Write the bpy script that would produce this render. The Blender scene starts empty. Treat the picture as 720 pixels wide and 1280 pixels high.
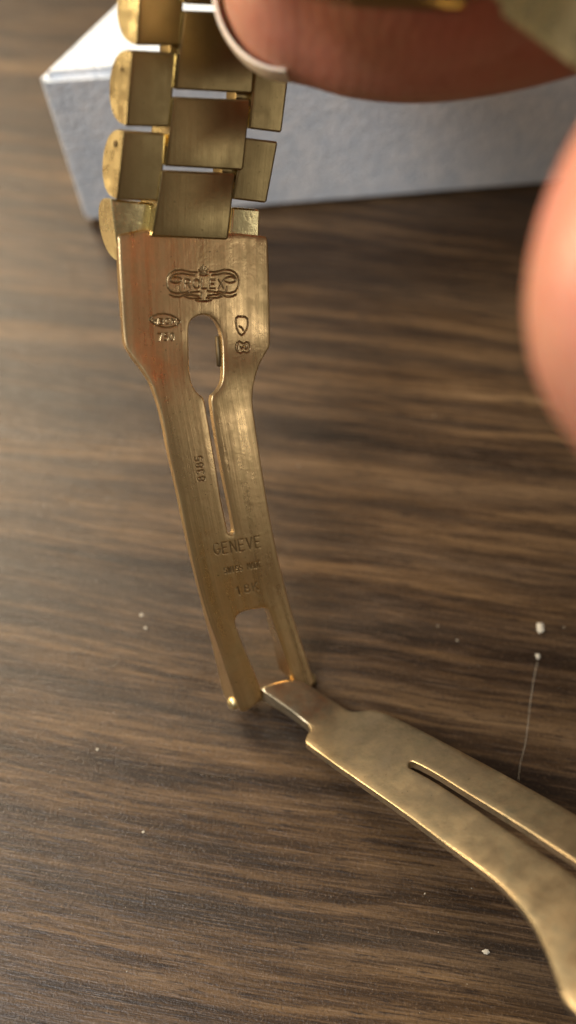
import bpy, bmesh, math, random
import numpy as np
from mathutils import Vector, Matrix
from mathutils.geometry import delaunay_2d_cdt
random.seed(7); np.random.seed(7)
sc = bpy.context.scene
C = sc.collection
sc.unit_settings.scale_length = 0.01            # one unit is one centimetre

# ------------------------------------------------------------------ camera
PITCH = math.radians(58.0); H = 10.7; F = 1229.0
camd = bpy.data.cameras.new("camera"); cam = bpy.data.objects.new("camera", camd); C.objects.link(cam)
cam.location = (0, 0, H); cam.rotation_euler = (math.pi/2 - PITCH, 0, 0)
camd.sensor_fit = 'VERTICAL'; camd.sensor_height = 240; camd.sensor_width = 135
camd.lens = 120.0 * F / 640.0
camd.clip_start = 0.05; camd.clip_end = 2000
camd.dof.use_dof = True; camd.dof.focus_distance = 9.7; camd.dof.aperture_fstop = 0.94
sc.camera = cam

# ------------------------------------------------------------------ light
w = bpy.data.worlds.new("World"); sc.world = w; w.use_nodes = True
nt = w.node_tree; bg = nt.nodes["Background"]
tc = nt.nodes.new("ShaderNodeTexCoord"); sx = nt.nodes.new("ShaderNodeSeparateXYZ")
mr = nt.nodes.new("ShaderNodeMapRange"); cr = nt.nodes.new("ShaderNodeValToRGB")
nt.links.new(tc.outputs["Generated"], sx.inputs[0]); nt.links.new(sx.outputs["Z"], mr.inputs[0])
mr.inputs[1].default_value = -1; mr.inputs[2].default_value = 1
nt.links.new(mr.outputs[0], cr.inputs[0]); nt.links.new(cr.outputs[0], bg.inputs[0])
e = cr.color_ramp.elements
e[0].position = 0.0; e[0].color = (.10, .07, .05, 1)
e[1].position = 1.0; e[1].color = (.50, .48, .44, 1)
k = e.new(.5); k.color = (.20, .165, .125, 1)
k = e.new(.68); k.color = (.42, .36, .29, 1)
bg.inputs[1].default_value = 0.38

def area(name, loc, target, size, power, col, size_y=None):
    l = bpy.data.lights.new(name, 'AREA'); o = bpy.data.objects.new(name, l); C.objects.link(o)
    l.shape = 'RECTANGLE'; l.size = size; l.size_y = size_y or size; l.energy = power; l.color = col
    o.location = loc
    o.rotation_euler = (Vector(target) - Vector(loc)).to_track_quat('-Z', 'Y').to_euler()
    return o
area("room_lamp", (-30, -16, 55), (0, 10, 0), 22, 33000, (.97, .98, 1.0))
area("side_lamp", (-25, 11, 10), (-3, 9.5, 0), 9, 6200, (1.0, .76, .46), 7)
area("added_blade_fill", (46, -10, 14), (0, 8, 3), 14, 1150, (1.0, .93, .80), 12)  # fill light added to brighten the right half of the upper blade
area("window_light", (-42, 60, 66), (-2, 8, 0), 34, 96000, (1.0, .83, .60), 26)
sc.view_settings.view_transform = 'Standard'; sc.view_settings.look = 'None'
sc.view_settings.exposure = 0.0; sc.view_settings.gamma = 1.0; sc.view_settings.use_curve_mapping = False

# ------------------------------------------------------------------ helpers
FW = Vector((0, math.cos(PITCH), -math.sin(PITCH)))
UP = Vector((0, math.sin(PITCH), math.cos(PITCH)))
RT = Vector((1, 0, 0)); CAM = Vector((0, 0, H))
def cv(r, u, f): return RT*r + UP*u + FW*f
def at(x, y, d): return CAM + cv((x-360)/F*d, (640-y)/F*d, d)
def on_table(x, y, z=0.0):
    r = cv((x-360)/F, (640-y)/F, 1); t = (z-H)/r.z; return CAM + r*t

def link(name, me, mat=None, parent=None):
    o = bpy.data.objects.new(name, me); C.objects.link(o)
    if mat and not me.materials: me.materials.append(mat)
    if parent is not None:
        o.parent = parent; o.matrix_parent_inverse = parent.matrix_world.inverted()
    return o
def from_bm(name, bm, mat, parent=None, smooth=None):
    me = bpy.data.meshes.new(name); bmesh.ops.recalc_face_normals(bm, faces=bm.faces)
    bm.to_mesh(me); bm.free()
    if smooth is not None:
        me.shade_smooth(); me.set_sharp_from_angle(angle=math.radians(smooth))
    return link(name, me, mat, parent)
def tag(o, label=None, cat=None, group=None, kind=None):
    if label: o["label"] = label
    if cat: o["category"] = cat
    if group: o["group"] = group
    if kind: o["kind"] = kind
    return o
def empty(name, loc):
    o = bpy.data.objects.new(name, None); o.location = loc; C.objects.link(o)
    o.empty_display_size = .5; bpy.context.view_layer.update(); return o

# ------------------------------------------------------------------ materials
class N:
    def __init__(s, name):
        s.m = bpy.data.materials.new(name); s.m.use_nodes = True; s.t = s.m.node_tree
        s.p = s.t.nodes["Principled BSDF"]
    def n(s, kind, **kw):
        a = s.t.nodes.new(kind)
        for k, v in kw.items():
            if k in a.inputs.keys() if isinstance(k, str) else False: a.inputs[k].default_value = v
            else: setattr(a, k, v)
        return a
    def l(s, a, b): s.t.links.new(a, b)
    def noise(s, vec, scale, detail=3, rough=.5, dist=0):
        a = s.t.nodes.new("ShaderNodeTexNoise"); a.inputs["Scale"].default_value = scale
        a.inputs["Detail"].default_value = detail; a.inputs["Roughness"].default_value = rough
        a.inputs["Distortion"].default_value = dist
        if vec: s.l(vec, a.inputs["Vector"])
        return a.outputs["Fac"]
    def mapping(s, vec, scale=(1, 1, 1), rot=(0, 0, 0), loc=(0, 0, 0)):
        if any(rot):                      # turn first, then stretch along the turned axes
            r0 = s.t.nodes.new("ShaderNodeMapping"); s.l(vec, r0.inputs[0]); r0.inputs["Rotation"].default_value = rot
            vec = r0.outputs[0]; rot = (0, 0, 0)
        a = s.t.nodes.new("ShaderNodeMapping"); s.l(vec, a.inputs[0])
        a.inputs["Scale"].default_value = scale; a.inputs["Rotation"].default_value = rot
        a.inputs["Location"].default_value = loc; return a.outputs[0]
    def ramp(s, fac, *stops):
        a = s.t.nodes.new("ShaderNodeValToRGB"); s.l(fac, a.inputs[0]); el = a.color_ramp.elements
        el[0].position, el[0].color = stops[0][0], (*stops[0][1], 1)
        el[1].position, el[1].color = stops[-1][0], (*stops[-1][1], 1)
        for p, c in stops[1:-1]: q = el.new(p); q.color = (*c, 1)
        return a.outputs[0]
    def range(s, fac, a0, a1, b0, b1):
        a = s.t.nodes.new("ShaderNodeMapRange"); s.l(fac, a.inputs[0])
        for i, v in enumerate((a0, a1, b0, b1)): a.inputs[i+1].default_value = v
        return a.outputs[0]
    def mix(s, fac, a, b, mode='MIX'):
        q = s.t.nodes.new("ShaderNodeMix"); q.data_type = 'RGBA'; q.blend_type = mode
        for inp, v in ((q.inputs[0], fac), (q.inputs[6], a), (q.inputs[7], b)):
            if isinstance(v, (int, float)): inp.default_value = v
            elif isinstance(v, tuple): inp.default_value = (*v, 1)
            else: s.l(v, inp)
        return q.outputs[2]
    def math(s, op, a, b):
        q = s.t.nodes.new("ShaderNodeMath"); q.operation = op
        for i, v in enumerate((a, b)):
            if isinstance(v, (int, float)): q.inputs[i].default_value = v
            else: s.l(v, q.inputs[i])
        return q.outputs[0]
    def bump(s, h, strength, dist, prev=None):
        q = s.t.nodes.new("ShaderNodeBump"); q.inputs["Strength"].default_value = strength
        q.inputs["Distance"].default_value = dist; s.l(h, q.inputs["Height"])
        if prev: s.l(prev, q.inputs["Normal"])
        return q.outputs[0]
def g3(v): return (v, v, v)

def gold(name, base=(.72, .50, .20), dull=(.42, .31, .13), rough=(.26, .46), brush=(60, 60, 1.2), brush_s=.25,
         patina=.5, tarnish_and_shade=(.10, .07, .03), streak=1.0, dents=1.0):
    """gold with brushing along UV v, cloudy patina and a few specks; UV is in centimetres"""
    a = N(name); uv = a.t.nodes.new("ShaderNodeUVMap").outputs[0]
    ob = a.t.nodes.new("ShaderNodeTexCoord").outputs["Object"]
    br = a.noise(a.mapping(uv, (brush[0], brush[2], 1)), 1, 4, .65)
    br2 = a.noise(a.mapping(uv, (brush[0]*.22, brush[2]*.5, 1)), 1, 3, .6)
    cl = a.noise(ob, 1.7, 4, .6, .4); cl2 = a.noise(ob, 7, 4, .65, .3); sp = a.noise(ob, 34, 2, .5)
    f = a.math('ADD', a.math('MULTIPLY', cl, .6), a.math('MULTIPLY', cl2, .4))
    pat = a.range(f, .42, .64, 0, patina)
    col = a.mix(pat, base, dull)
    col = a.mix(a.range(br, .50, .72, 0, .5*streak), col, (min(1, base[0]*1.25), base[1]*1.25, base[2]*1.25))
    col = a.mix(a.range(sp, .70, .76, 0, .6), col, tarnish_and_shade)
    at_ = a.t.nodes.new("ShaderNodeAttribute"); at_.attribute_name = "engraved"
    col = a.mix(a.math('MULTIPLY', at_.outputs["Fac"], .7), col, tarnish_and_shade)  # grooves darkened: tarnish plus groove shade put into the colour
    a.l(col, a.p.inputs["Base Color"]); a.p.inputs["Metallic"].default_value = 1
    r = a.range(f, .38, .66, rough[0], rough[1])
    r = a.math('ADD', r, a.range(br2, .35, .65, -.09*streak, .09*streak))
    a.l(r, a.p.inputs["Roughness"])
    b = a.bump(br, brush_s, .004)
    b = a.bump(cl2, .12*dents, .03, b)
    b = a.bump(sp, .05, .01, b)
    for q_, (ang, th_) in enumerate(((1.25, .70), (-1.05, .71), (2.3, .72))):
        sc_ = a.noise(a.mapping(uv, (.7, 38, 1), (0, 0, ang), (q_*3.1, q_*5.7, 0)), 1, 2, .5)
        b = a.bump(a.range(sc_, th_, th_+.03, 0, 1), .16, .0018, b)
    a.l(b, a.p.inputs["Normal"])
    return a.m
M = {}
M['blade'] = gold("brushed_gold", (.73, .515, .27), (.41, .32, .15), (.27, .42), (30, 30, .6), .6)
M['dark'] = gold("dark_gold", (.12, .09, .05), (.06, .045, .025), (.4, .6))  # dark tone; on the pin holes it stands in for shade
M['lower'] = gold("matt_gold", (.64, .50, .30), (.25, .225, .155), (.32, .50), (14, 14, 6), .12, .9, streak=.5, dents=.4)
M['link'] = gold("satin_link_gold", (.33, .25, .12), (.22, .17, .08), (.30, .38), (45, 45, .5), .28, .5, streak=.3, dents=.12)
M['cap'] = gold("polished_gold", (.90, .76, .42), (.66, .56, .30), (.24, .40), (14, 14, 3), .05, .4)

# wood veneer
a = N("dark_wood_veneer"); ob = a.t.nodes.new("ShaderNodeTexCoord").outputs["Object"]
gr = math.radians(9)
warp = a.t.nodes.new("ShaderNodeTexNoise"); warp.inputs["Scale"].default_value = .16; warp.inputs["Detail"].default_value = 2
a.l(ob, warp.inputs["Vector"])
wv = a.t.nodes.new("ShaderNodeVectorMath"); wv.operation = 'MULTIPLY_ADD'
a.l(warp.outputs["Color"], wv.inputs[0]); wv.inputs[1].default_value = (0, .9, 0); a.l(ob, wv.inputs[2])
V = wv.outputs[0]
big = a.noise(a.mapping(V, (.045, 1.0, 1), (0, 0, gr)), 1, 4, .62, .15)
mid = a.noise(a.mapping(V, (.22, 3.4, 1), (0, 0, gr), (3, 1, 0)), 1, 5, .68, .2)
fine = a.noise(a.mapping(V, (.6, 15, 1), (0, 0, gr), (8, 5, 0)), 1, 4, .65)
pore = a.noise(a.mapping(ob, (3.0, 24, 1), (0, 0, gr), (1, 7, 0)), 1, 3, .6)
grit = a.noise(ob, 30, 3, .75); hairl = a.noise(a.mapping(ob, (1.3, 55, 1), (0, 0, gr), (4, 2, 0)), 1, 2, .6)
f = a.math('ADD', a.math('MULTIPLY', big, .36), a.math('ADD', a.math('MULTIPLY', mid, .36), a.math('MULTIPLY', fine, .28)))
col = a.ramp(f, (.39, (.005, .0027, .0013)), (.455, (.019, .0103, .0047)), (.505, (.048, .0265, .0115)), (.565, (.108, .0630, .0280)), (.66, (.20, .125, .060)))
grey = a.noise(a.mapping(V, (.09, 1.1, 1), (0, 0, gr), (20, 2, 0)), 1, 3, .6)
col = a.mix(a.range(grey, .45, .68, 0, .3), col, (.075, .055, .038))
col = a.mix(a.range(pore, .56, .68, 0, .8), col, (.015, .009, .006))
col = a.mix(a.range(hairl, .55, .70, 0, .7), col, (.012, .007, .004))
col = a.mix(a.range(hairl, .44, .30, 0, .35), col, (.20, .13, .08))
col = a.mix(a.range(grit, .56, .72, 0, .45), col, (.19, .125, .075)); col = a.mix(a.range(grit, .46, .32, 0, .5), col, (.016, .009, .005))
a.l(col, a.p.inputs["Base Color"])
a.l(a.range(mid, .3, .7, .27, .37), a.p.inputs["Roughness"])
a.p.inputs["Specular IOR Level"].default_value = .40
b = a.bump(pore, .5, .014); b = a.bump(grit, .45, .012, b); b = a.bump(hairl, .4, .008, b); b = a.bump(fine, .2, .02, b)
a.l(b, a.p.inputs["Normal"])
M['wood'] = a.m

# silver paper of the box
a = N("silver_textured_paper"); ob = a.t.nodes.new("ShaderNodeTexCoord").outputs["Object"]
v1 = a.t.nodes.new("ShaderNodeTexVoronoi"); v1.inputs["Scale"].default_value = 14; a.l(ob, v1.inputs["Vector"])
n1 = a.noise(ob, 3.2, 6, .8); n2 = a.noise(ob, 1.2, 3, .6)
col = a.mix(a.range(n1, .38, .62, 0, 1), (.66, .74, .82), (.95, .97, .99)); col = a.mix(a.range(n2, .35, .65, 0, .5), col, (.72, .79, .88))
a.l(col, a.p.inputs["Base Color"]); a.p.inputs["Metallic"].default_value = .10; a.p.inputs["Roughness"].default_value = .5; a.p.inputs["Specular IOR Level"].default_value = .3
b = a.bump(v1.outputs["Distance"], .4, .035); b = a.bump(n1, .35, .035, b); a.l(b, a.p.inputs["Normal"])
M['paper'] = a.m

# skin and nail
a = N("skin"); ob = a.t.nodes.new("ShaderNodeTexCoord").outputs["Object"]
n1 = a.noise(ob, 1.1, 3, .5); n2 = a.noise(ob, 9, 4, .6)
rid = a.t.nodes.new("ShaderNodeTexWave"); rid.inputs["Scale"].default_value = 7; rid.inputs["Distortion"].default_value = 6
rid.inputs["Detail"].default_value = 1; rid.inputs["Detail Scale"].default_value = .4; a.l(a.mapping(ob, (.4, 1, 1.3)), rid.inputs["Vector"])
col = a.mix(a.range(n1, .35, .65, 0, 1), (.54, .215, .155), (.50, .25, .16)); col = a.mix(a.range(n2, .45, .7, 0, .35), col, (.42, .14, .09))
a.l(col, a.p.inputs["Base Color"]); a.p.inputs["Roughness"].default_value = .38
a.p.inputs["Subsurface Weight"].default_value = .5; a.p.inputs["Subsurface Radius"].default_value = (1, .32, .18)
a.p.inputs["Subsurface Scale"].default_value = .22
b = a.bump(rid.outputs["Fac"], .10, .015); b = a.bump(n2, .25, .02, b); a.l(b, a.p.inputs["Normal"])
M['skin'] = a.m
a = N("fingernail"); a.p.inputs["Base Color"].default_value = (.86, .74, .60, 1); a.p.inputs["Roughness"].default_value = .28
a.p.inputs["Subsurface Weight"].default_value = .3; a.p.inputs["Subsurface Radius"].default_value = (.6, .4, .25); a.p.inputs["Subsurface Scale"].default_value = .08
ob = a.t.nodes.new("ShaderNodeTexCoord").outputs["Object"]; a.l(a.bump(a.noise(ob, 12, 3), .15, .02), a.p.inputs["Normal"])
M['nail'] = a.m
a = N("lint"); a.p.inputs["Base Color"].default_value = (.46, .42, .34, 1); a.p.inputs["Roughness"].default_value = .9
ob = a.t.nodes.new("ShaderNodeTexCoord").outputs["Object"]; a.l(a.bump(a.noise(ob, 60, 3), .5, .01), a.p.inputs["Normal"])
M['lint'] = a.m

# ------------------------------------------------------------------ table
bm = bmesh.new(); S = 60; T0 = 2.5
vs = [bm.verts.new((x, y, z)) for z in (-T0, 0) for (x, y) in ((-S, -30), (S, -30), (S, 70), (-S, 70))]
for q in ((0, 3, 2, 1), (4, 5, 6, 7), (0, 1, 5, 4), (1, 2, 6, 5), (2, 3, 7, 6), (3, 0, 4, 7)): bm.faces.new([vs[i] for i in q])
bmesh.ops.bevel(bm, geom=bm.edges[:], offset=.3, segments=3, affect='EDGES')
tag(from_bm("tabletop", bm, M['wood'], smooth=40), kind="structure", label="dark brown wood-grain tabletop under the clasp and the silver box")

# ------------------------------------------------------------------ silver box: base and lid
FL, FR = Vector((-3.22, 12.02, 0)), Vector((5.9, 13.1, 0)); BL, BR = Vector((-1.3, 15.6, 0)), Vector((4.9, 16.6, 0))
boxe = empty("gift_box_base", (1.5, 14.3, 0))
#tag(boxe, "pale silver textured box standing blurred behind the gold bracelet", "box")
def prism(z0, z1, grow0, grow1, name, bev):
    bm = bmesh.new(); base = [FL, FR, BR, BL]; c = sum(base, Vector())/4; vs = []
    for z, g in ((z0, grow0), (z1, grow1)):
        for p in base:
            q = p + (p-c).normalized()*g; vs.append(bm.verts.new((q.x, q.y, z)))
    for q in ((0, 3, 2, 1), (4, 5, 6, 7), (0, 1, 5, 4), (1, 2, 6, 5), (2, 3, 7, 6), (3, 0, 4, 7)): bm.faces.new([vs[i] for i in q])
    bmesh.ops.bevel(bm, geom=bm.edges[:], offset=bev, segments=5, affect='EDGES')
    return from_bm(name, bm, M['paper'], boxe, smooth=50)
boxo = prism(.0, 2.62, 0, .20, "gift_box", .10)
boxo.parent = None; bpy.data.objects.remove(boxe); boxo.name = "gift_box"
tag(boxo, "pale silver textured box standing blurred behind the gold bracelet", "box")

# ------------------------------------------------------------------ bent plates
def spline(rows, n=400):
    """Catmull-Rom through the rows, resampled by arc length of the first three columns"""
    R = np.array(rows, float); k = len(R); P = np.vstack([2*R[0]-R[1], R, 2*R[-1]-R[-2]]); out = []
    for i in range(k-1):
        p0, p1, p2, p3 = P[i], P[i+1], P[i+2], P[i+3]
        for t in np.linspace(0, 1, 30, endpoint=False):
            out.append(.5*((2*p1)+(-p0+p2)*t+(2*p0-5*p1+4*p2-p3)*t*t+(-p0+3*p1-3*p2+p3)*t**3))
    out.append(R[-1]); out = np.array(out)
    for _ in range(60): out[1:-1] = .25*out[:-2]+.5*out[1:-1]+.25*out[2:]
    s = np.concatenate([[0], np.cumsum(np.linalg.norm(np.diff(out[:, :3], axis=0), axis=1))])
    S = np.linspace(0, s[-1], n)
    return S, np.stack([np.interp(S, s, out[:, j]) for j in range(out.shape[1])], 1)

class Plate:
    """a strip bent about its width direction. rows: near-edge pixel x, y, depth, strip width, width direction"""
    def __init__(s, rows):
        R = []
        for (x, y, d, wd, W) in rows:
            Wv = cv(*W).normalized(); c = at(x, y, d) + Wv*wd/2
            R.append([*c, *Wv])
        s.S, D = spline(R); s.Cc = D[:, :3]; s.W = D[:, 3:]/np.linalg.norm(D[:, 3:], axis=1)[:, None]
        T = np.gradient(s.Cc, s.S, axis=0); T /= np.linalg.norm(T, axis=1)[:, None]
        Nn = np.cross(s.W, T); Nn /= np.linalg.norm(Nn, axis=1)[:, None]
        if np.mean(np.sum(Nn*(np.array(CAM)-s.Cc), axis=1)) < 0: Nn = -Nn
        s.T, s.N = T, Nn
    def ev(s, uv, h=0.0):
        uv = np.atleast_2d(np.asarray(uv, float)); q = uv[:, 1]
        def it(A):
            r = np.stack([np.interp(q, s.S, A[:, j]) for j in range(3)], 1)
            lo = np.minimum(q-s.S[0], 0)[:, None]; hi = np.maximum(q-s.S[-1], 0)[:, None]
            return r, lo, hi
        c, lo, hi = it(s.Cc); c = c + lo*s.T[0] + hi*s.T[-1]
        W_, _, _ = it(s.W); N_, _, _ = it(s.N)
        h = np.broadcast_to(np.asarray(h, float).reshape(-1), (len(uv),))
        return c + W_*uv[:, :1] + N_*h[:, None]
    def px(s, uv):
        p = s.ev(uv)-np.array(CAM); d = p@np.array(FW)
        return np.stack([360+F*(p@np.array(RT))/d, 640-F*(p@np.array(UP))/d], 1)
    def inv(s, pts):
        pts = np.atleast_2d(np.asarray(pts, float))
        gu, gs = np.meshgrid(np.linspace(-1.2, 1.2, 25), np.linspace(s.S[0]-.3, s.S[-1]+.3, 120)); G = np.stack([gu.ravel(), gs.ravel()], 1)
        PG = s.px(G); uv = np.array([G[np.argmin(((PG-p)**2).sum(1))] for p in pts])
        for _ in range(12):
            f0 = s.px(uv); e_ = 1e-3
            Ju = (s.px(uv+[e_, 0])-f0)/e_; Js = (s.px(uv+[0, e_])-f0)/e_; r = pts-f0
            det = Ju[:, 0]*Js[:, 1]-Ju[:, 1]*Js[:, 0]
            uv = uv + np.clip(np.stack([(r[:, 0]*Js[:, 1]-r[:, 1]*Js[:, 0])/det, (Ju[:, 0]*r[:, 1]-Ju[:, 1]*r[:, 0])/det], 1), -.3, .3)
        return uv

def resample(loop, step):
    L = np.array(loop); out = []
    for i in range(len(L)):
        p, q = L[i], L[(i+1) % len(L)]; n = max(1, int(math.ceil(np.linalg.norm(q-p)/step)))
        for j in range(n): out.append(p+(q-p)*j/n)
    return np.array(out)
def soften(loop, k=2, keep=35):
    """round a traced outline a little: corner-cutting twice"""
    L = np.array(loop)
    for _ in range(k):
        Q = []
        for i in range(len(L)):
            p, q = L[i], L[(i+1) % len(L)]; Q += [p*.8+q*.2, p*.2+q*.8]
        L = np.array(Q)
    return L
def inside(pts, loop):
    x, y = pts[:, 0], pts[:, 1]; c = np.zeros(len(pts), bool); L = loop; j = len(L)-1
    for i in range(len(L)):
        xi, yi, xj, yj = L[i][0], L[i][1], L[j][0], L[j][1]
        if yi != yj:
            m = ((yi > y) != (yj > y)) & (x < (xj-xi)*(y-yi)/(yj-yi)+xi); c ^= m
        j = i
    return c
def seg_dist(P, segs):
    D = np.full(len(P), 9.0)
    for a_, b_ in segs:
        ab = b_-a_; L2 = max(ab@ab, 1e-12); lo = np.minimum(a_, b_)-.05; hi = np.maximum(a_, b_)+.05
        m = np.where((P[:, 0] > lo[0]) & (P[:, 0] < hi[0]) & (P[:, 1] > lo[1]) & (P[:, 1] < hi[1]))[0]
        if len(m) == 0: continue
        t = np.clip(((P[m]-a_)@ab)/L2, 0, 1); d = np.linalg.norm(P[m]-a_-t[:, None]*ab, axis=1)
        D[m] = np.minimum(D[m], d)
    return D

def plate_mesh(name, pl, outer, holes, thick, mat, strokes=(), parent=None, groove=.0105, depth=.0060, edge=.015):
    loops = [resample(l_, .035) for l_ in [outer]+holes]
    segs = [(l_[i], l_[(i+1) % len(l_)]) for l_ in loops for i in range(len(l_))]
    st = []
    for line in strokes: st += [(line[i], line[i+1]) for i in range(len(line)-1)]
    lo, hi = outer.min(0), outer.max(0)
    def grid(step, jit=.15):
        gx, gy = np.meshgrid(np.arange(lo[0], hi[0], step), np.arange(lo[1], hi[1], step))
        g_ = np.stack([gx.ravel(), gy.ravel()], 1); return g_+(np.random.rand(*g_.shape)-.5)*step*jit
    def ok(P, m):
        k_ = inside(P, loops[0])
        for h_ in loops[1:]: k_ &= ~inside(P, h_)
        P = P[k_]; return P[seg_dist(P, segs) > m]
    def ring(off):
        R_ = []
        for l_ in loops:
            t = np.roll(l_, -1, 0)-np.roll(l_, 1, 0); t /= np.linalg.norm(t, axis=1)[:, None]+1e-9
            for sgn in (1, -1):
                R_.append(l_+np.stack([-t[:, 1], t[:, 0]], 1)*off*sgn)
        return ok(np.vstack(R_), off*.8)
    coarse = ok(grid(.06), .04)
    pts = [coarse, ring(edge*.5), ring(edge)]
    if st:
        fine_ = ok(grid(.0050), .016); d = seg_dist(fine_, st); fine_ = fine_[d < groove*2.1]
        dc = seg_dist(coarse, st); pts[0] = coarse[dc > .03]; pts.append(fine_)
    def cdt(extra):
        V_ = np.vstack(loops+extra); E = []; o_ = 0
        for l_ in loops:
            E += [(o_+i, o_+(i+1) % len(l_)) for i in range(len(l_))]; o_ += len(l_)
        r = delaunay_2d_cdt([Vector(p) for p in V_.tolist()], E, [], 0, 1e-6)
        v = np.array([tuple(p) for p in r[0]]); f_ = np.array([list(t) for t in r[2] if len(t) == 3])
        c = v[f_].mean(1); k_ = inside(c, loops[0])
        for h_ in loops[1:]: k_ &= ~inside(c, h_)
        return v, f_[k_]
    vf, ff = cdt(pts); vb, fb = cdt([coarse])
    de = seg_dist(vf, segs); hgt = -edge*.55*np.clip(1-de/edge, 0, 1)**2; eng = np.zeros(len(vf))
    if st:
        ds = seg_dist(vf, st); g_ = np.clip(1-ds/groove, 0, 1); rim = np.exp(-((ds-groove*1.35)/(groove*.4))**2)
        hgt = hgt - depth*(g_*g_*(3-2*g_)) + depth*.0*rim; eng = g_
    thf = thick
    ar = lambda q: -.085*q[:, 0]**2
    P1 = pl.ev(vf, hgt+ar(vf)); P2 = pl.ev(vb, -thf(vb)+ar(vb))
    verts = [P1, P2]; faces = [tuple(t) for t in ff]+[tuple(t+len(vf)) for t in fb]; uvs = [vf, vb]; o_ = len(vf)+len(vb)
    for l_ in loops:
        n = len(l_); th = thf(l_); h0 = np.full(n, -edge*.55)
        Ls = [h0, h0-(th+h0)*.5, -th]
        for hh in Ls: verts.append(pl.ev(l_, hh+ar(l_))); uvs.append(l_+[3, 0])
        for kx in range(2):
            for i in range(n):
                j = (i+1) % n; faces.append((o_+kx*n+i, o_+kx*n+j, o_+(kx+1)*n+j, o_+(kx+1)*n+i))
        o_ += 3*n
    verts = np.vstack(verts); UVp = np.vstack(uvs)
    bm = bmesh.new(); ul = bm.loops.layers.uv.new("UVMap"); el = bm.verts.layers.float.new("engraved")
    E_ = np.zeros(len(verts)); E_[:len(eng)] = eng
    bv = [bm.verts.new(p) for p in verts.tolist()]
    for v_, e_ in zip(bv, E_): v_[el] = float(e_)
    for t in faces:
        t = [int(i) for i in t]
        try: f_ = bm.faces.new([bv[i] for i in t])
        except ValueError: continue
        for lp, i in zip(f_.loops, t): lp[ul].uv = UVp[i]
    bmesh.ops.remove_doubles(bm, verts=bm.verts, dist=2e-5)
    return from_bm(name, bm, mat, parent, smooth=30)

W1, W1b = (.869, .106, .483), (.85, .18, .495)
def Wl(t): return tuple(W1[i]*(1-t)+W1b[i]*t for i in range(3))
up_rows = [(149, 255, 8.84, 1.55, W1), (150, 285, 8.90, 1.55, W1), (154, 360, 9.02, 1.55, W1), (158, 430, 9.15, 1.55, W1),
           (190.5, 478, 9.28, 1.087, Wl(.1)), (206, 530, 9.40, .986, Wl(.3)), (218, 589, 9.55, .98, Wl(.4)), (232, 655, 9.75, .975, Wl(.6)),
           (246, 717, 9.97, .97, Wl(.75)), (263, 778, 10.25, .96, Wl(.85)), (301, 885, 10.75, .95, Wl(1)), (312, 915, 10.9, .95, Wl(1))]
UPP = Plate(up_rows)

bracelet = empty("watch_bracelet", tuple(on_table(330, 900)))
tag(bracelet, "gold watch bracelet held up by fingertips with its stamped folding clasp hanging open", "bracelet")

out_px = [(150, 285), (152, 330), (155, 380), (158, 425), (161, 435), (171, 449), (181, 462), (190.5, 478), (199, 502), (206, 530), (211, 558), (218, 589),
          (225, 620), (232, 655), (239, 686), (246, 717), (254, 748), (263, 778), (271, 800), (285, 842), (299, 884), (303, 891), (310, 889.5), (325, 877), (329, 870),
          (325, 858), (318, 840), (306, 812), (297, 788), (294, 778), (296, 770), (304, 764), (318, 761), (332, 760), (337, 763), (344, 784), (354, 812), (367, 850),
          (371, 854), (385, 861), (392, 859), (394, 853), (378, 803), (364, 760), (355, 722), (349, 700), (343, 670), (338, 644), (332, 608), (327, 575), (323, 550), (320, 528),
          (317.5, 510), (317, 494), (319, 479), (326, 455), (334, 442), (340, 433), (341, 425), (340.5, 400), (339.5, 340), (338, 299), (335, 294)]
hole_px = [(235.5, 413), (236.5, 405), (240, 399), (246, 395), (254, 393), (262.5, 395), (270, 401), (276, 411), (278.5, 422), (279.5, 440), (280, 462), (279, 477), (273, 488), (264, 496),
           (267, 522), (271.5, 549), (280, 596), (289, 638), (293.5, 664), (292, 668), (288, 669.5), (285, 667), (283.5, 659), (276, 624), (269, 577), (261, 531), (255, 497),
           (247, 492), (240, 481), (237, 467)]
o_uv = soften(UPP.inv(out_px), 1); h_uv = soften(UPP.inv(hole_px), 1)
s_win = UPP.inv([(315, 755)])[0, 1]; s_end = UPP.inv([(345, 870)])[0, 1]
def th_up(uv): return .075 + .27*np.clip((uv[:, 1]-s_win+.15)/(s_end-s_win+.15), 0, 1)**1.2

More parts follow.
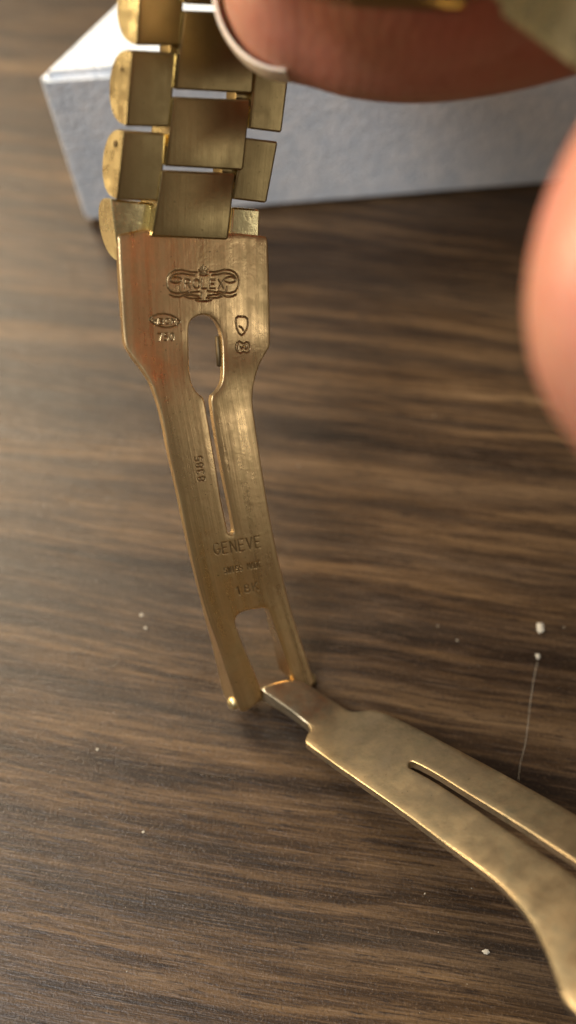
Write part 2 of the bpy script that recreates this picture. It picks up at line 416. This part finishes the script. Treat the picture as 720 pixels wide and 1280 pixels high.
# stamped lettering, as polylines in a cell 0.7 wide and 1 high (y up)
def arc(cx, cy, rx, ry, a0, a1, n=10):
    return [(cx+rx*math.cos(math.radians(a0+(a1-a0)*i/n)), cy+ry*math.sin(math.radians(a0+(a1-a0)*i/n))) for i in range(n+1)]
G = {
 'R': [[(0, 0), (0, 1), (.35, 1)]+arc(.35, .76, .24, .24, 90, -90, 6)+[(0, .52)], [(.3, .52), (.62, 0)]],
 'O': [arc(.34, .5, .34, .5, 0, 360, 14)], 'L': [[(0, 1), (0, 0), (.5, 0)]],
 'E': [[(.55, 1), (0, 1), (0, 0), (.55, 0)], [(0, .52), (.45, .52)]], 'X': [[(0, 0), (.6, 1)], [(0, 1), (.6, 0)]],
 'G': [arc(.34, .5, .34, .5, 50, 350, 12)+[(.68, .45), (.4, .45)]], 'N': [[(0, 0), (0, 1), (.58, 0), (.58, 1)]],
 'V': [[(0, 1), (.3, 0), (.6, 1)]], 'S': [arc(.3, .74, .27, .25, 40, 250, 8)+arc(.3, .26, .29, .25, 80, -140, 8)],
 'W': [[(0, 1), (.17, 0), (.35, .8), (.53, 0), (.7, 1)]], 'I': [[(.3, 0), (.3, 1)]], 'M': [[(0, 0), (.06, 1), (.34, .3), (.62, 1), (.68, 0)]],
 'A': [[(0, 0), (.32, 1), (.64, 0)], [(.12, .38), (.52, .38)]], 'D': [[(0, 0), (0, 1), (.25, 1)]+arc(.25, .5, .35, .5, 90, -90, 8)+[(0, 0)]],
 'K': [[(0, 0), (0, 1)], [(.58, 1), (0, .42), ], [(.2, .6), (.6, 0)]], 'B': [[(0, 0), (0, 1), (.3, 1)]+arc(.3, .77, .24, .23, 90, -90, 6)+[(0, .54)], [(.3, .54)]+arc(.3, .27, .28, .27, 90, -90, 6)+[(0, 0)]],
 'C': [arc(.34, .5, .34, .5, 50, 310, 10)], '0': [arc(.3, .5, .28, .5, 0, 360, 14)], '7': [[(0, 1), (.56, 1), (.2, 0)]],
 '5': [[(.52, 1), (.08, 1), (.04, .56)]+arc(.26, .32, .3, .32, 110, -140, 9)], '8': [arc(.3, .76, .23, .24, 0, 360, 12), arc(.3, .27, .28, .27, 0, 360, 12)],
 '3': [arc(.27, .76, .25, .24, 140, -80, 8)+arc(.27, .27, .29, .27, 80, -140, 8)], '1': [[(.1, .8), (.32, 1), (.32, 0)]], ' ': [], '.': [[(.2, .02), (.26, .02)]]}
strokes = []
def stamp(text, p0, p1, hgt):
    """write text along the baseline p0-p1 (photo pixels), hgt pixels tall"""
    p0, p1 = np.array(p0, float), np.array(p1, float); d = p1-p0; L = np.linalg.norm(d); d /= L; up = np.array([d[1], -d[0]])
    n = len(text); pitch = L/(n-.25)
    for i, ch in enumerate(text):
        for ln in G[ch]:
            strokes.append(UPP.inv([p0+d*(i*pitch+x*pitch*1.08)+up*y*hgt for x, y in ln]))
def draw(pts): strokes.append(UPP.inv(pts))
z1 = lambda pts: [(200+x/6.545, 320+y/6.545) for x, y in pts]
stamp("ROLEX", (231, 360), (281, 360.5), 11)
for mir in (0, 1):
    m = (lambda pts: [(710-x, y-3) for x, y in pts]) if mir else (lambda pts: pts)
    draw(z1(m([(305, 130), (270, 132), (230, 126), (180, 113), (130, 116), (90, 138), (66, 172), (58, 215), (66, 258), (92, 292), (135, 306), (185, 300)])))
    draw(z1(m([(285, 156), (240, 154), (190, 143), (140, 146), (100, 163), (84, 186)])))
    draw(z1(m(arc(133, 196, 47, 24, 0, 360, 14))))
    draw(z1(m([(82, 318), (120, 334), (165, 335), (205, 318), (250, 298), (325, 288)])))
    draw(z1(m([(198, 330), (240, 345), (290, 348), (332, 346)])))
    draw(z1(m([(215, 322), (260, 318), (320, 328)])))
    draw(z1(m([(160, 255), (166, 285), (176, 306), (235, 290)])))
draw(z1([(290, 362), (330, 370), (380, 370), (420, 360)])); draw(z1([(338, 300), (338, 345)]))
draw(z1([(325, 152), (355, 158), (388, 152)]))
for (x, y) in ((318, 112), (335, 92), (353, 78), (371, 90), (390, 108)): draw(z1([(355+(x-355)*.35, 148), (x, y)]))
z2 = lambda pts: [(180+x/12, 380+y/12) for x, y in pts]
draw(z2([(95, 245), (140, 190), (220, 155), (310, 148), (400, 165), (480, 205), (550, 270), (490, 325), (400, 350), (310, 352), (220, 330), (150, 290), (95, 245)]))
stamp("WBCM", (192.5, 405.5), (220.5, 405), 6.5)
stamp("750", (198.5, 426), (219, 425.5), 9)
z3 = lambda pts: [(285+x/14.4, 385+y/14.4) for x, y in pts]
draw(z3([(150, 190), (190, 155), (330, 160), (370, 200), (378, 270), (360, 370), (310, 450), (255, 490), (205, 450), (165, 360), (148, 260), (150, 190)]))
draw(z3([(215, 330), (260, 350), (290, 400)]))
draw(z3([(150, 690), (165, 630), (215, 595), (260, 620), (300, 640), (345, 605), (395, 620), (420, 690), (405, 770), (360, 800), (290, 775), (240, 805), (185, 785), (155, 740), (150, 690)]))
draw(z3([(195, 650), (195, 750)])); draw(z3([(235, 690), (255, 720), (300, 680)])); draw(z3([(345, 660), (335, 730), (375, 700)]))
stamp("8385", (257, 601), (252.5, 569), 9)
stamp("GENEVE", (269, 694), (328, 684), 14)
stamp("SWISS MADE", (281, 717), (328, 708.5), 7)
stamp("18K", (296, 744), (325, 737), 10)
blade = plate_mesh("clasp_blade", UPP, o_uv, [h_uv], th_up, M['blade'], strokes, bracelet)
blade["label"] = "upper clasp blade of brushed gold with a keyhole slot and stamped lettering"

# hinge pin through the two legs
def rod(name, a, b, r, mat, parent, n=20, dome=.4):
    a, b = Vector(a), Vector(b); ax = (b-a).normalized(); x = ax.orthogonal().normalized(); y = ax.cross(x); bm = bmesh.new(); rings = []
    prof = [(-dome*r, .0), (-dome*r*.8, .5), (-dome*r*.35, .88), (0, 1.0)]; L = (b-a).length
    full = prof+[(L-p, q) for p, q in prof[::-1]]
    for p, q in full:
        rings.append([bm.verts.new(a+ax*p+(x*math.cos(t)+y*math.sin(t))*r*max(q, .02)) for t in [2*math.pi*i/n for i in range(n)]])
    for r0, r1 in zip(rings, rings[1:]):
        for i in range(n): bm.faces.new((r0[i], r0[(i+1) % n], r1[(i+1) % n], r1[i]))
    bm.faces.new(rings[0][::-1]); bm.faces.new(rings[-1])
    return from_bm(name, bm, mat, parent, smooth=50)
sp_ = UPP.inv([(305, 886)])[0, 1]
e0 = UPP.inv([(299, 878)])[0]; e1 = UPP.inv([(394, 846)])[0]
A = UPP.ev([[e0[0]-.045, sp_-.02]], -.15)[0]; B = UPP.ev([[e1[0]+.03, sp_]], -.17)[0]
rod("hinge_pin", A, B, .074, M['cap'], blade)
ca, cb = UPP.ev([UPP.inv([(278, 421)])[0]], -.10)[0], UPP.ev([UPP.inv([(280, 455)])[0]], -.10)[0]
rod("catch_pin", ca, cb, .03, M['dark'], blade, 12)

# lower blade
W2 = (.83, .35, .43)
def near(t): return (.192+.6*t, -2.50-.234*t, 10.72-.967*t)
def c2p(c): return (360+F*c[0]/c[2], 640-F*c[1]/c[2], c[2])
lo_rows = []
for p, q in (((312, 846, 10.86), .45), ((327, 860, 10.84), .45), ((356, 882, 10.80), .45), ((386, 904, 10.74), .45)):
    lo_rows.append((*p, q, W2))
for t in (.10, .45, .9, 1.4, 1.9, 2.4, 2.9, 3.4, 3.9, 4.5, 5.1):
    n_ = near(t); drop = .14*max(0, 1.4-t)**1.3
    lo_rows.append((*c2p((n_[0], n_[1], n_[2]-drop)), .98, W2))
LOP = Plate(lo_rows)
nr = [(327, 862), (350, 878), (372, 894), (386, 905), (388.5, 911), (384, 918), (381.5, 924), (384, 928), (405, 943), (430, 961), (475, 992), (520, 1024), (560, 1054), (597, 1080), (625, 1102), (650, 1128), (668, 1153), (683, 1183), (694, 1212), (703, 1238)]
nr_uv = LOP.inv(nr); fr = [(720, 1015), (680, 992), (640, 970), (585, 941), (535, 915), (500, 898), (480, 889), (465, 886), (452, 888), (438, 889), (424, 881), (400, 865), (385, 855), (372, 849), (350, 852), (332, 857)]
fr_uv = LOP.inv(fr)
s_l, s_f = nr_uv[-1, 1], fr_uv[0, 1]; uf = fr_uv[0, 0]; un = nr_uv[-1, 0]
mid_uv = np.array([(un-.02, s_l+.25), (un-.02, s_l+1.35), (-un*.98, s_l+1.35), (-un, s_l+.1), (-un*.93, s_l-.25), (uf+.10, s_l-.5), (uf+.01, s_l-.75)])
lo_out = soften(np.vstack([nr_uv, mid_uv, fr_uv]), 1)
slot = [(511, 952), (516, 951), (540, 963), (580, 988), (620, 1012), (660, 1037), (720, 1076), (760, 1103)]
slot2 = [(755, 1122), (718, 1095), (660, 1055), (620, 1028.5), (580, 1001), (540, 975), (515, 961.5), (510, 959)]
s_uv = soften(LOP.inv(slot+slot2), 1)
s_t0 = LOP.inv([(345, 868)])[0, 1]; s_t1 = LOP.inv([(405, 905)])[0, 1]
def th_lo(uv): return .085 + .13*np.clip(1-(uv[:, 1]-s_t0)/(s_t1-s_t0+.15), 0, 1)
lower = plate_mesh("folding_blade", LOP, lo_out, [s_uv], th_lo, M['lower'], (), bracelet, edge=.014)
lower["label"] = "lower clasp blade of dull pale gold with one long slot, rising towards the right"

# ------------------------------------------------------------------ bracelet links: D-shaped bars, flat side to the wearer
def ldep(x, y, extra=0): return 8.86 + (y-285)*.0030 + (x-150)*.0040 + extra
def d_link(name, TL, TR, BL_, BR_, extra=0, bulge=.36, mat='link', flat=.0, label=None):
    q = [at(*p, ldep(*p, extra)) for p in (TL, TR, BL_, BR_)]
    tl, tr, bl, br = q
    n = (tr-tl).cross(bl-tl).normalized()
    if n.dot(CAM-tl) < 0: n = -n
    bm = bmesh.new(); ul = bm.loops.layers.uv.new("UVMap"); bev = .018
    def prof(t, b):
        L = (b-t).length; d = (b-t)/L; m = (t+b)/2; P = []
        P.append((t+d*bev, 0)); 
        K = 18
        for i in range(K+1):
            th = math.pi*i/K; c_ = math.cos(th); s_ = math.sin(th)
            x = -c_*L/2; zz = -(bev*.8)-bulge*(max(s_, 0)**.72)
            P.append((m+d*x + n*zz, 1))
        P.append((b-d*bev, 0)); return [p for p, _ in P]
    a0 = prof(tl, bl); a1 = prof(tr, br); wv_ = (tr-tl).normalized()
    rings = []
    for f_, sh in ((0, .90), (.012, .985), (.022, 1.0)):
        c0 = sum(a0, Vector())/len(a0); rings.append([p+wv_*f_+(c0-p)*(1-sh)*(.25) for p in a0])
    for f_, sh in ((.022, 1.0), (.012, .985), (0, .90)):
        c1 = sum(a1, Vector())/len(a1); rings.append([p-wv_*f_+(c1-p)*(1-sh)*(.25) for p in a1])
    VR = [[bm.verts.new(p) for p in r_] for r_ in rings]; nn = len(a0)
    yv = (bl-tl).normalized()
    for r0, r1 in zip(VR, VR[1:]):
        for i in range(nn):
            j = (i+1) % nn; bm.faces.new((r0[i], r0[j], r1[j], r1[i]))
    for cap in (VR[0], VR[-1]):
        f_ = bm.faces.new(cap); f_.material_index = 1
    bm.normal_update()
    for f_ in bm.faces:
        for lp in f_.loops:
            p = lp.vert.co-tl; lp[ul].uv = (p.dot(wv_)+random.random()*0, p.dot(yv))
    o = from_bm(name, bm, M[mat], bracelet, smooth=38); o.data.materials.append(M['cap'])
    if label: o["label"] = label
    return o
OL = [((176, -42), (232, -40), (171, 57), (226, 57)), ((165, 63), (221, 66), (158, 158), (212, 159)), ((155, 163), (207, 167), (146, 250), (201, 252)),
      ((185, -146), (242, -144), (180, -48), (235, -46)), ((195, -250), (252, -248), (189, -152), (246, -150))]
for i_, q in enumerate(OL):
    o_ = d_link("outer_link", *q)
    hp = {1: (153, 86), 2: (145, 180)}.get(i_)
    if hp:                                    # dark plug for the worn pin hole; its shade is put into the colour
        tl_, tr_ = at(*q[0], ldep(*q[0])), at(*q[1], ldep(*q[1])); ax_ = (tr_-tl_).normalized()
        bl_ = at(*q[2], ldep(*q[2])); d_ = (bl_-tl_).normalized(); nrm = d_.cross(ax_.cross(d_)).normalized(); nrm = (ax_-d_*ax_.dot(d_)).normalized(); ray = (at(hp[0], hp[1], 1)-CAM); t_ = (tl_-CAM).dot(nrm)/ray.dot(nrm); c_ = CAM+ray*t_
        rod("pin_hole_plug", c_-ax_*.012, c_+ax_*.05, .030 if i_ == 2 else .022, M['dark'], o_, 14, .1)
CL = [((231, 13), (322, 17), (219, 112), (316, 117)), ((217.5, 121), (313, 125), (207, 208), (304, 213)), ((203, 213), (294, 217), (190, 296), (285, 300)),
      ((240, -88), (332, -84), (232, 5), (323, 9)), ((250, -190), (342, -186), (241, -96), (333, -92))]
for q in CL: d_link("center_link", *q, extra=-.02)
RL = [((318, 88), (361, 93), (311, 161), (352, 166)), ((306, 172), (347.5, 177), (290, 249), (333, 254)), ((327, -8), (370, -4), (319, 78), (362, 84)),
      ((336, -106), (379, -102), (328, -16), (371, -12))]
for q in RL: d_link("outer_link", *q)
d_link("end_link", (138.5, 249), (189.5, 254), (149, 328), (200, 334), extra=.10, mat='cap', label="last link at the left, bright and bulging out behind the blade's top corner")
d_link("end_link", (291, 259), (325, 262), (283, 335), (322, 338), extra=.10, mat='cap', label="last link at the right, warm polished gold above the blade")
# joining tubes seen in the gaps
for (x0, y0, x1, y1) in ((289, 119, 314, 121), (272, 211, 300, 214), (206, 161, 222, 163), (192, 254, 204, 255), (206, 60, 228, 61), (304, 168, 345, 170.5), (296, 8, 322, 11)):
    if x0 == 304: continue
    rod("joining_tube", at(x0, y0, ldep(x0, y0, .16)), at(x1, y1, ldep(x1, y1, .16)), .10, M['link'], bracelet, 14, .05)

# far end of the bracelet doubling back over the thumb, close to the lens
def slab(name, corners, thick, mat, label=None):
    q = [at(*p) for p in corners]; n = (q[1]-q[0]).cross(q[3]-q[0]).normalized()
    if n.dot(CAM-q[0]) < 0: n = -n
    bm = bmesh.new(); ul = bm.loops.layers.uv.new("UVMap")
    vs = [bm.verts.new(p) for p in q]+[bm.verts.new(p-n*thick) for p in q]
    for f_ in ((0, 1, 2, 3), (7, 6, 5, 4), (0, 4, 5, 1), (1, 5, 6, 2), (2, 6, 7, 3), (3, 7, 4, 0)): bm.faces.new([vs[i] for i in f_])
    bmesh.ops.bevel(bm, geom=bm.edges[:], offset=.07, segments=4, affect='EDGES')
    for f_ in bm.faces:
        for lp in f_.loops: lp[ul].uv = (lp.vert.co.x, lp.vert.co.y)
    o = from_bm(name, bm, M[mat], bracelet, smooth=50)
    if label: o["label"] = label
    return o
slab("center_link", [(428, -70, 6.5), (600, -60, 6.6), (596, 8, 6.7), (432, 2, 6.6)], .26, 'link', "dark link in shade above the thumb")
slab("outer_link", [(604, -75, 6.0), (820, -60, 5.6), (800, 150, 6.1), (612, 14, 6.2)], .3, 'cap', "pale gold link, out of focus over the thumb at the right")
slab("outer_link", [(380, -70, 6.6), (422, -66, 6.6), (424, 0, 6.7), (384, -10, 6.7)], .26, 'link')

# unseen watch head, added just above the frame to shade the thumb
def shading_watch_head():
    c = at(490, -455, 5.35); ax = (-FW*.9+UP*.35+RT*.1).normalized(); x = ax.orthogonal().normalized(); y = ax.cross(x)
    prof = [(.0, 1.45, 0), (.0, 1.50, 0), (.10, 1.58, 0), (.22, 1.74, 0), (.40, 1.80, 0), (.62, 1.80, 0), (.78, 1.74, 0), (.82, 1.66, 0), (1.0, 1.58, 0), (1.04, 1.45, 0)]
    bm = bmesh.new(); ul = bm.loops.layers.uv.new("UVMap"); n = 96; rr = []
    for h, r, _ in prof: rr.append([bm.verts.new(c-ax*h+(x*math.cos(2*math.pi*i/n)+y*math.sin(2*math.pi*i/n))*r) for i in range(n)])
    for r0, r1 in zip(rr, rr[1:]):
        for i in range(n): bm.faces.new((r0[i], r0[(i+1) % n], r1[(i+1) % n], r1[i]))
    bm.faces.new(rr[0][::-1]); bm.faces.new(rr[-1])
    for f_ in bm.faces:
        for lp in f_.loops: lp[ul].uv = ((lp.vert.co-c).dot(x), (lp.vert.co-c).dot(y))
    from_bm("shading_watch_case", bm, M['link'], bracelet, smooth=35)
shading_watch_head()

# ------------------------------------------------------------------ the hand: one skin, thumb in front of the links and a bent finger by the lens
def sweep(bm, pts, n=28, sub=8):
    P = np.array([[*at(x, y, d), r] for x, y, d, r in pts]); k_ = len(P); Q = np.vstack([2*P[0]-P[1], P, 2*P[-1]-P[-2]]); out = []
    for i in range(k_-1):
        for t in np.linspace(0, 1, sub, endpoint=False):
            p0, p1, p2, p3 = Q[i:i+4]; out.append(.5*((2*p1)+(-p0+p2)*t+(2*p0-5*p1+4*p2-p3)*t*t+(-p0+3*p1-3*p2+p3)*t**3))
    out.append(P[-1]); out = np.array(out)
    def cap(c, tdir, r, sign):
        res = []
        for a_ in (75, 60, 45, 30, 15): res.append((c+tdir*sign*r*math.sin(math.radians(a_)), r*math.cos(math.radians(a_))))
        return res
    T_ = np.gradient(out[:, :3], axis=0); T_ /= np.linalg.norm(T_, axis=1)[:, None]
    seq = [(c, r, T_[0]) for c, r in cap(out[0, :3], T_[0], out[0, 3], -1)]
    seq += [(out[i, :3], out[i, 3], T_[i]) for i in range(len(out))]
    seq += [(c, r, T_[-1]) for c, r in cap(out[-1, :3], T_[-1], out[-1, 3], 1)[::-1]]
    ref = Vector((.2, .3, 1)); rings = []
    for c, r, t in seq:
        t = Vector(t); x = (ref-t*ref.dot(t)).normalized(); y = t.cross(x)
        rings.append([bm.verts.new(Vector(c)+(x*math.cos(2*math.pi*i/n)+y*math.sin(2*math.pi*i/n))*r) for i in range(n)])
    for r0, r1 in zip(rings, rings[1:]):
        for i in range(n): bm.faces.new((r0[i], r0[(i+1) % n], r1[(i+1) % n], r1[i]))
    bm.faces.new(rings[0][::-1]); bm.faces.new(rings[-1])
bm = bmesh.new()
THUMB = [(395, -20, 7.75, .75), (455, -18, 7.70, .83), (540, -20, 7.62, .86), (640, -36, 7.5, .85), (760, -82, 7.3, .90), (920, -150, 7.0, 1.02), (1120, -220, 6.8, 1.3), (1350, -230, 6.9, 1.7)]
sweep(bm, THUMB)
sweep(bm, [(330, -210, 9.4, .70), (420, -170, 9.5, .78), (560, -160, 9.5, .80), (740, -190, 9.2, .85), (960, -260, 8.6, .95), (1250, -300, 7.8, 1.2)])   # index behind the bracelet
sweep(bm, [(900, 590, 5.5, .51), (852, 500, 5.2, .58), (818, 410, 4.95, .63), (840, 310, 4.85, .67), (915, 200, 4.9, .74), (1020, 90, 5.2, .85), (1140, -40, 5.9, 1.08), (1260, -160, 6.9, 1.5)])   # bent middle finger
sweep(bm, [(1250, -240, 7.2, 1.9), (1500, -250, 7.4, 2.3), (1900, -260, 7.8, 2.4), (2500, -260, 8.2, 2.2), (3300, -240, 8.6, 2.1)])   # palm and wrist, beyond the frame
hand = from_bm("hand", bm, M['skin'])
md = hand.modifiers.new("remesh", 'REMESH'); md.mode = 'VOXEL'; md.voxel_size = .07; md.use_smooth_shade = True
md = hand.modifiers.new("smooth", 'SMOOTH'); md.factor = .6; md.iterations = 6
tag(hand, "bare hand pinching the bracelet by the thumb, a bent finger blurred at the right", "hand")
# thumbnail: a thin curved shell wrapped round the far-left side of the thumb tip
def nail():
    P0, P1 = at(395, -20, 7.75), at(455, -18, 7.70); ax = (P0-P1).normalized()        # points out of the tip
    back = (FW - ax*FW.dot(ax)).normalized(); side = ax.cross(back)
    if side.dot(UP) > 0: side = -side                                                  # towards the picture's lower edge
    bm = bmesh.new(); nu, nv = 30, 16; g_ = {}
    for layer in (0, 1):
        for i in range(nu+1):
            for j in range(nv+1):
                p_ = math.radians(-62 + 140*i/nu); e_ = math.radians(-6 + 62*j/nv)
                endf = abs(2*i/nu-1)**4
                rad = .828 - .06*(j/nv)**1.5 - .075*endf - (0 if layer else .030)
                d_ = (ax*math.cos(p_) + side*math.sin(p_))*math.cos(e_) + back*math.sin(e_)
                g_[layer, i, j] = bm.verts.new(P0 + d_*rad)
    for i in range(nu):
        for j in range(nv):
            bm.faces.new([g_[1, i, j], g_[1, i+1, j], g_[1, i+1, j+1], g_[1, i, j+1]]); bm.faces.new([g_[0, i, j], g_[0, i, j+1], g_[0, i+1, j+1], g_[0, i+1, j]])
    for i in range(nu):
        for j in (0, nv): bm.faces.new([g_[0, i, j], g_[0, i+1, j], g_[1, i+1, j], g_[1, i, j]])
    for j in range(nv):
        for i in (0, nu): bm.faces.new([g_[0, i, j], g_[0, i, j+1], g_[1, i, j+1], g_[1, i, j]])
    return from_bm("fingernail", bm, M['nail'], hand, smooth=60)
nail()

# ------------------------------------------------------------------ lint on the table
def fleck(x, y, sx_, sy_, label, colr=None):
    c = on_table(x, y); bm = bmesh.new(); bmesh.ops.create_icosphere(bm, subdivisions=2, radius=1)
    for v_ in bm.verts:
        k_ = 1+random.uniform(-.35, .35); v_.co = Vector((v_.co.x*sx_*k_*.8, v_.co.y*sy_*k_*.8, (v_.co.z*.5+.5)*min(sx_, sy_)*.8))
    o = from_bm("lint_fleck", bm, M['lint'], smooth=30); o.location = c
    tag(o, label, "lint", "pale lint flecks on the tabletop"); return o
fleck(675, 786, .052, .085, "largest white fleck on the table, above the thin scratch at the right")
fleck(672, 821, .030, .040, "small white fleck at the top end of the thin scratch")
fleck(607, 1190, .045, .028, "pale fleck on the table below the lower blade's bend")
fleck(177, 769, .030, .020, "upper of two close white flecks left of the hinge")
fleck(182, 785, .024, .020, "lower of two close white flecks left of the hinge")
fleck(122, 937, .022, .018, "yellowish fleck alone on the table at the lower left")
fleck(179, 1040, .018, .016, "tiny pale fleck alone low on the table, lowest at the left")
# scattered fine dust nobody could count
bm = bmesh.new(); rnd = random.Random(11)
for _ in range(110):
    c = on_table(rnd.uniform(-60, 780), rnd.uniform(300, 1330)); r_ = .0035+.008*rnd.random()**4
    vs = [bm.verts.new(c+Vector((r_*rnd.uniform(.5, 1.3)*math.cos(t), r_*rnd.uniform(.5, 1.3)*math.sin(t), r_*.1))) for t in (0, 1.3, 2.5, 3.8, 5)]
    top = bm.verts.new(c+Vector((0, 0, r_*.9)))
    for i in range(5): bm.faces.new((vs[i], vs[(i+1) % 5], top))
    bm.faces.new(vs[::-1])
tag(from_bm("dust", bm, M['lint']), "fine pale dust scattered over the dark tabletop", "dust", kind="stuff")
# hair-thin pale thread running down from the flecks
pts = [on_table(x, y, .006) for x, y in ((671, 826), (668, 850), (664, 880), (660, 905), (656, 930), (652, 955), (649, 975))]
bm = bmesh.new(); rr = []
for i, p in enumerate(pts):
    p = p+Vector((random.uniform(-.018, .018), 0, 0)); r_ = .0019
    rr.append([bm.verts.new(p+Vector((r_*math.cos(t), 0, r_*math.sin(t)))) for t in (0, 1.57, 3.14, 4.71)])
for r0, r1 in zip(rr, rr[1:]):
    for i in range(4): bm.faces.new((r0[i], r0[(i+1) % 4], r1[(i+1) % 4], r1[i]))
tag(from_bm("hair", bm, M['lint'], smooth=60), "hair-thin pale line lying on the table at the right below two white flecks", "hair")
